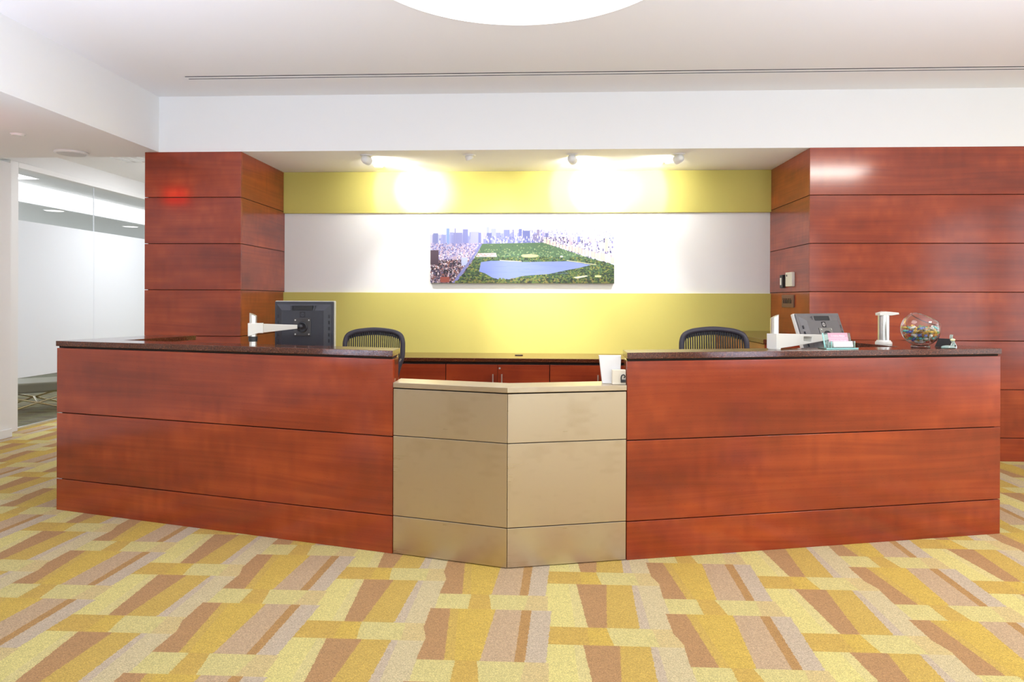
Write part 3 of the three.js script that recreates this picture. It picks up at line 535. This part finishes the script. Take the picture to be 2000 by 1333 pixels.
// ------------------------------------------------------------------ mesh office chairs
function officeChair(x, z, turn, H, label) {
  const t = thing('office_chair', label, 'chair', [x, 0, z], turn, 'mesh back office chairs behind the desk');
  const zb = -0.24, hw = 0.235, out = [];                 // back outline, x and height, from one lower end over the top to the other
  const half = [[0.165, H - 0.52], [0.172, H - 0.44], [0.2, H - 0.32], [0.232, H - 0.22], [hw, H - 0.15], [0.232, H - 0.09], [0.214, H - 0.047], [0.165, H - 0.022], [0.09, H - 0.009]];
  for (const [a, b] of half) out.push([-a, b]); out.push([0, H - 0.003]); for (const [a, b] of [...half].reverse()) out.push([a, b]);
  const bend = (a, b) => zb - 0.1 * Math.max(0, b - (H - 0.5)) + 0.45 * a * a;
  const curve = new THREE.CatmullRomCurve3(out.map(([a, b]) => new THREE.Vector3(a, b - 0.018, bend(a, b))));
  part(t, 'back_frame', [metric(new THREE.TubeGeometry(curve, 90, 0.021, 10))], M.chair);
  const ribs = [], pts = curve.getPoints(240), topAt = (a) => { let best = H; for (const p of pts) if (Math.abs(p.x - a) < 0.004 && p.y > H - 0.3) best = p.y; return best; };
  for (let k = 0; k < 25; k++) {
    const a = -0.204 + k * 0.017, top = topAt(a), low = H - 0.5, seg = [];
    for (let s = 0; s <= 6; s++) { const y = top + (low - top) * (s / 6), sq = y < H - 0.3 ? 1 - 0.22 * Math.min(1, (H - 0.3 - y) / 0.2) : 1; seg.push(new THREE.Vector3(a * sq, y, bend(a, y) + 0.004)); }
    ribs.push(metric(new THREE.TubeGeometry(new THREE.CatmullRomCurve3(seg), 8, 0.0054, 5)));
  }
  part(t, 'back_ribs', ribs, M.black, 'vertical ribbed mesh of the backrest', 'stuff');
  const band = []; for (let s = 0; s < 40; s++) { const a0 = -0.21 + s * 0.0105, a1 = a0 + 0.0105; band.push(bx(a0, a1, topAt((a0 + a1) / 2) - 0.042, topAt((a0 + a1) / 2), bend(a0, H) - 0.006, bend(a0, H) + 0.004)); }
  part(t, 'head_band', band, M.chair);
  for (const s of [-1, 1]) {
    part(t, 'back_strut', [metric(new THREE.TubeGeometry(new THREE.CatmullRomCurve3([[s * 0.226, H - 0.25, zb + 0.02], [s * 0.186, H - 0.34, zb - 0.012], [s * 0.172, H - 0.4, zb - 0.02], [s * 0.165, H - 0.58, zb], [s * 0.1, 0.42, zb + 0.1], [s * 0.04, 0.4, -0.05]].map((p) => new THREE.Vector3(...p))), 40, 0.007, 8))], M.silver, 'thin silver strut');
    const arm = part(t, 'armrest', [rb(s * 0.27 - 0.04, s * 0.27 + 0.04, 0.66, 0.69, -0.16, 0.1, 0.012)], M.black); part(arm, 'arm_post', [rb(s * 0.27 - 0.012, s * 0.27 + 0.012, 0.42, 0.662, -0.06, -0.02, 0.004), rb(Math.min(0, s * 0.27), Math.max(0, s * 0.27), 0.405, 0.43, -0.06, -0.02, 0.004)], M.chair);
  }
  part(t, 'seat', [rb(-0.25, 0.25, 0.43, 0.49, -0.2, 0.27, 0.025)], M.black);
  part(t, 'gas_lift', [cyl(0.028, 0.028, 0.33, 0, 0.25, 0, 16)], M.dark);
  for (let k = 0; k < 5; k++) {
    const leg = part(t, 'leg', [rb(0.0, 0.3, 0.075, 0.105, -0.02, 0.02, 0.006)], M.chair); leg.rotation.y = k * Math.PI * 0.4 + 0.3;
    part(leg, 'caster', [cyl(0.03, 0.03, 0.04, 0, 0, 0, 16).rotateX(Math.PI / 2).translate(0.29, 0.032, 0)], M.dark);
  }
  return t;
}
officeChair(-1.372, 0.74, 0.06, 1.135, 'dark mesh office chair beside the desk opening, silver strut showing');
officeChair(1.248, 1.14, -0.05, 1.172, 'dark mesh office chair in front of the tall side cabinet');

// ------------------------------------------------------------------ monitors on arms
function logoTex(ink, ground) {
  const cv = document.createElement('canvas'); cv.width = cv.height = 128; const g = cv.getContext('2d');
  g.fillStyle = ground; g.fillRect(0, 0, 128, 128); g.strokeStyle = g.fillStyle = ink; g.beginPath(); g.arc(64, 64, 44, 0, 7); g.fill();
  g.fillStyle = ground; g.font = 'italic bold 62px sans-serif'; g.textAlign = 'center'; g.fillText('hp', 62, 80);
  const t = new THREE.CanvasTexture(cv); t.colorSpace = THREE.SRGBColorSpace; return t;
}
function monitor([x, y, z], yaw, tilt, label, ink, shell, bezel, mount) {   // origin at the mount on the back, back towards +z
  const t = thing('monitor', label, 'monitor', [x, y, z], yaw); t.rotation.order = 'YXZ'; t.rotation.x = tilt;
  const w = 0.205, h = 0.172;
  part(t, 'bezel', [rb(-w, w, -h, h, -0.062, -0.036, 0.006)], bezel, 'bezel');
  part(t, 'screen', [bx(-w + 0.016, w - 0.016, -h + 0.018, h - 0.016, -0.0635, -0.0622)], M.black);
  part(t, 'rear_cover', [rb(-w + 0.004, w - 0.004, -h + 0.003, h - 0.004, -0.0358, -0.022, 0.006)], shell);
  // raised back with sloping sides, notched at the top for the grip
  const o = [[-w + 0.02, -h + 0.01], [w - 0.02, -h + 0.01], [w - 0.02, h - 0.022], [-w + 0.02, h - 0.022]], n = [[-w + 0.062, -h + 0.02], [w - 0.062, -h + 0.02], [w - 0.062, h - 0.062], [-w + 0.062, h - 0.062]];
  const v = [...o.map(([a, b]) => [a, b, -0.0225]), ...n.map(([a, b]) => [a, b, 0])], f = [[4, 5, 6], [4, 6, 7], [0, 1, 5], [0, 5, 4], [1, 2, 6], [1, 6, 5], [2, 3, 7], [2, 7, 6], [3, 0, 4], [3, 4, 7]];
  const hg = new THREE.BufferGeometry(); hg.setAttribute('position', new THREE.Float32BufferAttribute(f.flat().flatMap((i) => v[i]), 3)); hg.computeVertexNormals();
  part(t, 'raised_back', [metric(hg)], shell);
  part(t, 'grip_slot', [rb(-0.068, 0.068, h - 0.064, h - 0.03, -0.021, 0.0012, 0.004)], M.dark, 'black grip slot');
  for (const s of [-1, 1]) part(t, 'slot_cheek', [rb(s * 0.077 - 0.006, s * 0.077 + 0.006, h - 0.066, h - 0.03, -0.021, 0.001, 0.002)], shell);
  part(t, 'logo_badge', [new THREE.PlaneGeometry(0.038, 0.038).translate(0, 0.082, 0.0008)], std({ map: logoTex(ink[0], ink[1]), roughness: 0.4 }), 'small round logo on a square badge');
  for (const s of [-1, 1]) { const vent = []; for (let k = 0; k < 5; k++) vent.push(bx(s * 0.166 - 0.012, s * 0.166 + 0.012, -0.1 + k * 0.04, -0.1 + k * 0.04 + 0.022, -0.0215, -0.0135)); part(t, 'vent', vent, M.black); }
  const pl = part(t, 'mount_plate', [rb(-0.058, 0.058, -0.058, 0.058, 0.0005, 0.006, 0.003)], mount);
  part(pl, 'mount_ring', [metric(new THREE.TorusGeometry(0.03, 0.007, 8, 28).translate(0, 0, 0.009))], M.black);
  for (const [a, b] of [[-1, -1], [1, -1], [1, 1], [-1, 1]]) part(pl, 'screw', [cyl(0.005, 0.005, 0.004, 0, 0, 0, 10).rotateX(Math.PI / 2).translate(a * 0.046, b * 0.046, 0.008)], M.silver);
  return t;
}
const mL = [-1.575, 1.182, 1.62];
monitor(mL, -0.06, 0, 'black flat monitor seen from behind in front of the wood column', ['#3c3c44', '#1c1c22'], M.shell, std({ color: C(0.55, 0.54, 0.46), roughness: 0.3 }), std({ color: C(0.05, 0.045, 0.045), roughness: 0.3 }));
const mR = [1.835, 1.135, 1.5];
monitor(mR, 0.5, -0.36, 'grey tilted monitor seen from behind, beside the card holder', ['#b8b4b0', '#0c0c0e'], std({ color: C(0.14, 0.13, 0.13), roughness: 0.38 }), std({ color: C(0.75, 0.74, 0.7), roughness: 0.35 }), std({ color: C(0.24, 0.23, 0.21), roughness: 0.35, metalness: 0.4 }));

function extrudeXY(pts, hole, depth) {
  const sh = new THREE.Shape(pts.map((p) => new THREE.Vector2(...p))); if (hole) sh.holes.push(new THREE.Path(hole.map((p) => new THREE.Vector2(...p))));
  return metric(new THREE.ExtrudeGeometry(sh, { depth, bevelEnabled: true, bevelSize: 0.002, bevelThickness: 0.002, bevelSegments: 1 }).translate(0, 0, -depth / 2));
}
function slantPost(r, h, slope) {                       // a tube whose top is cut at a slant
  const g = new THREE.CylinderGeometry(r, r, h, 28).translate(0, h / 2, 0), p = g.attributes.position;
  for (let i = 0; i < p.count; i++) if (p.getY(i) > h * 0.5) p.setY(i, h + slope * p.getX(i));
  g.computeVertexNormals(); return metric(g);
}
{
  const px = -1.722, pz = 2.04, t = thing('monitor_stand', 'white and silver monitor arm with black collar on the ledge before the wood column', 'monitor arm', [px, TOP, pz]);
  part(t, 'post', [slantPost(0.021, 0.183, -0.45)], M.silver, 'silver tube cut at a slant');
  part(t, 'collar', [cyl(0.026, 0.026, 0.03, 0, 0.038, 0, 24)], M.black, 'black collar');
  const dx = mL[0] - px, dz = mL[2] + 0.02 - pz, th = Math.atan2(-dz, dx), len = Math.hypot(dx, dz);
  const br = part(t, 'bracket', [extrudeXY([[-0.026, 0.056], [0.03, 0.075], [0.055, 0.075], [0.055, 0.13], [-0.026, 0.13]], null, 0.048)], M.paleplastic); br.rotation.y = 0.35;
  const arm = part(t, 'arm', [extrudeXY([[0.03, 0.073], [len - 0.06, 0.087], [len - 0.06, 0.108], [0.03, 0.126]], null, 0.03)], M.paleplastic); arm.rotation.y = th;
  const j = part(t, 'joint', [cyl(0.009, 0.009, 0.05, 0, 0, 0, 16).rotateZ(Math.PI / 2).translate(len - 0.036, 0.096, 0), metric(new THREE.SphereGeometry(0.02, 16, 12).translate(len - 0.012, 0.095, 0))], M.black); j.rotation.y = th;
}
{
  const px = 1.305, pz = 2.08, t = thing('monitor_stand', 'cream wedge-shaped monitor arm on the ledge in front of the grey monitor', 'monitor arm', [px, TOP, pz]);
  part(t, 'post', [slantPost(0.023, 0.186, 0.5)], M.silver, 'silver tube cut at a slant');
  const dx = mR[0] - 0.03 - px, dz = mR[2] + 0.09 - pz, th = Math.atan2(-dz, dx), len = Math.hypot(dx, dz);
  const arm = part(t, 'arm', [extrudeXY([[-0.03, 0.008], [0.14, 0.012], [len * 0.62, 0.024], [len - 0.02, 0.036], [len, 0.045], [len - 0.02, 0.06], [len * 0.6, 0.07], [0.1, 0.084], [-0.03, 0.088]], [[len * 0.42, 0.034], [len * 0.57, 0.027], [len * 0.58, 0.06], [len * 0.42, 0.066]], 0.056)], M.paleplastic); arm.rotation.y = th;
  part(t, 'foot', [cyl(0.034, 0.034, 0.008, 0, 0.0045, 0, 28)], M.paleplastic);
  const j = part(t, 'joint', [metric(new THREE.SphereGeometry(0.022, 16, 12).translate(len + 0.012, 0.045, 0)), rb(len + 0.01, len + 0.05, 0.036, 0.054, -0.012, 0.012, 0.003)], M.black); j.rotation.y = th;
}
{
  const t = thing('spare_post', 'bare silver mounting post with a slanted cap beside the candy bowl', 'post', [2.19, TOP, 1.5]);
  part(t, 'base_ring', [cyl(0.048, 0.05, 0.014, 0, 0.0075, 0, 32), cyl(0.04, 0.044, 0.01, 0, 0.019, 0, 32)], M.paleplastic);
  part(t, 'post', [metric(new THREE.LatheGeometry([[0.034, 0.024], [0.034, 0.185]].map(([a, b]) => new THREE.Vector2(a, b)), 32))], M.silver, 'silver tube');
  part(t, 'cap', [extrudeXY([[-0.036, 0.185], [0.036, 0.185], [0.08, 0.192], [0.078, 0.2], [0.0, 0.207], [-0.036, 0.197]], null, 0.06)], M.paleplastic);
}

// ------------------------------------------------------------------ small things on the granite ledge
{ // card holder
  const t = thing('card_holder', 'clear acrylic card holder with pink name card and white business cards', 'card holder', [1.715, TOP, 1.985], 0.2);
  const ac = phy({ color: C(0.72, 0.95, 0.92), transmission: 0.92, roughness: 0.04, thickness: 0.004, ior: 1.49 }), edge = std({ color: C(0.36, 0.78, 0.74), roughness: 0.25 });
  part(t, 'base', [rb(-0.115, 0.085, 0.0006, 0.007, -0.05, 0.035, 0.002)], ac);
  part(t, 'base_edge', [bx(-0.115, 0.085, 0.001, 0.0066, 0.0352, 0.0362)], edge, 'turquoise glowing acrylic edge');
  const bk = part(t, 'back_plate', [rb(-0.085, 0.085, 0, 0.085, -0.002, 0.002, 0.001)], ac); bk.position.set(0, 0.007, -0.02); bk.rotation.x = -0.3;
  part(bk, 'plate_edge', [bx(-0.0905, -0.0855, 0, 0.085, -0.003, 0.003)], edge, 'turquoise acrylic edge');
  const cv = document.createElement('canvas'); cv.width = 512; cv.height = 224; const g = cv.getContext('2d'); g.fillStyle = '#d59db0'; g.fillRect(0, 0, 512, 224); g.fillStyle = '#f7e4e8'; g.fillRect(0, 124, 512, 7); g.textAlign = 'center'; g.font = '58px sans-serif'; g.fillText('Cristina Mejia', 256, 92); g.font = '48px sans-serif'; g.fillText('Community Manager', 256, 192);
  const tx = new THREE.CanvasTexture(cv); tx.colorSpace = THREE.SRGBColorSpace;
  const nc = part(t, 'name_card', [new THREE.PlaneGeometry(0.125, 0.056).translate(0.004, 0.058, 0)], std({ map: tx, roughness: 0.6 }), 'pink card with white lettering'); nc.position.set(0, 0.007, -0.0165); nc.rotation.x = -0.3;
  const wc = part(t, 'business_cards', [rb(-0.058, 0.064, 0, 0.034, -0.008, 0.006, 0.001)], std({ color: C(0.88, 0.87, 0.84), roughness: 0.6 }), 'stack of white cards'); wc.position.set(0.005, 0.0085, 0.008); wc.rotation.x = -0.28;
  for (const s of [-1, 1]) part(t, 'pocket_side', [rb(s * 0.073 - 0.004, s * 0.073 + 0.004, 0.0075, 0.045, -0.004, 0.02, 0.002)], ac);
}
{ // slanted glass bowl
  const R = 0.106, th0 = 0.88, t = thing('candy_bowl', 'round clear glass bowl with slanted rim full of candy', 'bowl', [2.246, TOP, 1.829]);
  const prof = []; for (let k = 0; k <= 30; k++) { const a = Math.PI - (Math.PI - th0) * (k / 30); prof.push(new THREE.Vector2(Math.max(0.0001, R * Math.sin(a)), R * Math.cos(a))); }
  const r2 = R - 0.0045; for (let k = 30; k >= 0; k--) { const a = Math.PI - (Math.PI - th0) * (k / 30); prof.push(new THREE.Vector2(Math.max(0.0001, r2 * Math.sin(a)), r2 * Math.cos(a))); }
  const bowl = part(t, 'bowl_wall', [metric(new THREE.LatheGeometry(prof, 56))], M.clear); bowl.position.set(0, R + 0.006, 0); bowl.rotation.z = -0.47;
  part(t, 'foot', [metric(new THREE.LatheGeometry([[0.0, 0.001], [0.05, 0.001], [0.053, 0.006], [0.047, 0.014], [0.03, 0.0105], [0, 0.0045]].map(([a, b]) => new THREE.Vector2(a, b)), 40))], M.clear);
  const cols = [['white', C(0.85, 0.83, 0.78)], ['gold', C(0.75, 0.5, 0.08)], ['red', C(0.6, 0.06, 0.05)], ['green', C(0.1, 0.35, 0.1)], ['blue', C(0.08, 0.14, 0.5)], ['brown', C(0.16, 0.07, 0.03)], ['orange', C(0.8, 0.3, 0.04)], ['teal', C(0.1, 0.5, 0.45)]].map(([n, c]) => [n, std({ color: c, roughness: 0.25, metalness: 0.15 })]);
  const candy = mergeGeometries([new THREE.SphereGeometry(0.0098, 10, 7).scale(1.25, 0.85, 1), new THREE.ConeGeometry(0.0075, 0.009, 7).rotateZ(Math.PI / 2).translate(0.0145, 0, 0), new THREE.ConeGeometry(0.0075, 0.009, 7).rotateZ(-Math.PI / 2).translate(-0.0145, 0, 0)]);
  let n = 0;
  for (let ly = 0; ly < 5; ly++) {
    const y = -0.078 + ly * 0.0205, rad = Math.sqrt(Math.max(0, (R - 0.024) ** 2 - y * y)), rings = Math.max(1, Math.round(rad / 0.026));
    for (let q = 0; q <= rings; q++) {
      const rq = rad * q / rings, m = q ? Math.floor((2 * Math.PI * rq) / 0.029) : 1, off = rnd() * 6;
      for (let s = 0; s < m; s++) {
        if (ly < 4 && q < rings - 1) continue;           // nobody sees the heart of the heap
        if (ly === 4 && rnd() < 0.25) continue;
        const a = off + (s / m) * Math.PI * 2, [nm, mt] = cols[Math.floor(rnd() * (rnd() < 0.3 ? 2 : cols.length))];
        const o = shadows(new THREE.Mesh(candy, mt)); o.name = numbered('wrapped_candy'); o.userData = { label: `small ${nm} wrapped candy in the glass bowl`, category: 'candy', group: `${nm} candies in the glass bowl` };
        o.position.set(2.246 + rq * Math.cos(a), TOP + R + 0.006 + y + rr(-0.002, 0.002), 1.829 + rq * Math.sin(a)); o.rotation.set(rr(-0.5, 0.5), rr(0, 6), rr(-0.5, 0.5)); scene.add(o); n++;
      }
    }
  }
}
{ // small folded tent
  const t = thing('tent_sign', 'small black folded tent stand between candy bowl and glass ornament', 'stand', [2.425, TOP, 1.77], -1.1);
  const tri = (x0, x1) => { const sh = new THREE.Shape([new THREE.Vector2(-0.034, 0.0005), new THREE.Vector2(0.034, 0.0005), new THREE.Vector2(0.0, 0.05)]); sh.holes.push(new THREE.Path([new THREE.Vector2(-0.028, 0.0035), new THREE.Vector2(0, 0.0445), new THREE.Vector2(0.028, 0.0035)])); return metric(new THREE.ExtrudeGeometry(sh, { depth: x1 - x0, bevelEnabled: false }).rotateY(Math.PI / 2).translate(x0, 0, 0)); };
  part(t, 'folded_shell', [tri(-0.045, 0.045)], M.black);
  part(t, 'edge_trim', [tri(0.0455, 0.0475)], M.silver, 'pale edge of the fold');
  part(t, 'filling', [(() => { const sh = new THREE.Shape([new THREE.Vector2(-0.0265, 0.0045), new THREE.Vector2(0.0265, 0.0045), new THREE.Vector2(0.0, 0.043)]); return metric(new THREE.ExtrudeGeometry(sh, { depth: 0.084, bevelEnabled: false }).rotateY(Math.PI / 2).translate(-0.042, 0, 0)); })()], M.core);
}
{ // glass ornament: a swan-like pen rest
  const t = thing('glass_ornament', 'small pale turquoise glass ornament with upright neck and yellow tip', 'ornament', [2.365, TOP, 1.9], 0.2);
  const tq = phy({ color: C(0.7, 0.92, 0.88), transmission: 0.75, roughness: 0.08, thickness: 0.01, ior: 1.5 });
  part(t, 'base', [metric(new THREE.LatheGeometry([[0, 0.0006], [0.036, 0.0006], [0.04, 0.006], [0.033, 0.014], [0.015, 0.018], [0, 0.0185]].map(([a, b]) => new THREE.Vector2(a, b)), 32).scale(1.1, 1, 0.7))], tq);
  part(t, 'neck', [metric(new THREE.TubeGeometry(new THREE.CatmullRomCurve3([[0.03, 0.012, 0], [0.036, 0.03, 0], [0.026, 0.045, 0], [0.02, 0.062, 0], [0.022, 0.08, 0]].map((p) => new THREE.Vector3(...p))), 24, 0.008, 10))], tq);
  part(t, 'tip', [metric(new THREE.SphereGeometry(0.01, 14, 10).scale(1.6, 0.8, 1).translate(0.026, 0.05, 0.004))], std({ color: C(0.8, 0.72, 0.4), roughness: 0.3 }), 'pale yellow tip');
}
// white document stand and power box on the metal ledge
{
  const t = thing('document_stand', 'blank white document stand on the metal ledge', 'stand', [0.355, 0.92, 2.335]);
  const sh = extrudeXY([[-0.04, 0.0025], [0.05, 0.0025], [0.055, 0.148], [-0.058, 0.148]], null, 0.03); part(t, 'panel', [sh], std({ color: C(0.9, 0.9, 0.9), roughness: 0.5 }));
  part(t, 'foot', [rb(-0.04, 0.05, 0.0006, 0.006, -0.04, 0.02, 0.002)], M.white);
}
{
  const t = thing('power_box', 'beige power box with a black cord before the white document stand', 'power socket', [0.397, 0.92, 2.375]);
  part(t, 'housing', [rb(-0.036, 0.036, 0.0005, 0.078, -0.018, 0.018, 0.003)], std({ color: C(0.78, 0.72, 0.6), roughness: 0.5 }));
  part(t, 'plug', [rb(0.008, 0.034, 0.012, 0.028, 0.0185, 0.03, 0.003)], M.black);
  part(t, 'cord', [metric(new THREE.TubeGeometry(new THREE.CatmullRomCurve3([[0.012, 0.02, 0.026], [0.01, 0.035, 0.028], [0.014, 0.05, 0.027], [0.024, 0.053, 0.026], [0.03, 0.044, 0.026], [0.024, 0.036, 0.026]].map((p) => new THREE.Vector3(...p))), 32, 0.0032, 8))], M.black);
}

// ------------------------------------------------------------------ lounge stool behind the glass
{
  const t = thing('lounge_stool', 'low olive leather lounge stool with crossed brass legs behind the glass', 'stool', [-6.2, 0.004, -2.05], -0.85);
  const lea = std({ color: C(0.13, 0.11, 0.055), roughness: 0.45 }), brass = std({ color: C(0.6, 0.5, 0.3), metalness: 0.9, roughness: 0.25 });
  part(t, 'seat_cushion', [rb(-0.32, 0.32, 0.235, 0.36, -0.34, 0.34, 0.03)], lea, 'olive leather cushion');
  part(t, 'strap', [rb(-0.325, 0.325, 0.23, 0.345, 0.345, 0.375, 0.008)], M.core, 'dark leather strap');
  for (const s of [-1, 1]) for (const d of [-1, 1]) {
    const c = new THREE.CatmullRomCurve3([[s * 0.3, 0.012, d * 0.36], [s * 0.3, 0.07, d * 0.16], [s * 0.3, 0.12, 0.0], [s * 0.3, 0.17, -d * 0.18], [s * 0.3, 0.222, -d * 0.36]].map((p) => new THREE.Vector3(...p)));
    part(t, 'leg', [metric(new THREE.TubeGeometry(c, 24, 0.011, 8))], brass, 'curved brass leg');
  }
  part(t, 'crossbar', [rb(-0.3, 0.3, 0.11, 0.132, -0.012, 0.012, 0.004)], brass);
}
renderer.render(scene, camera);
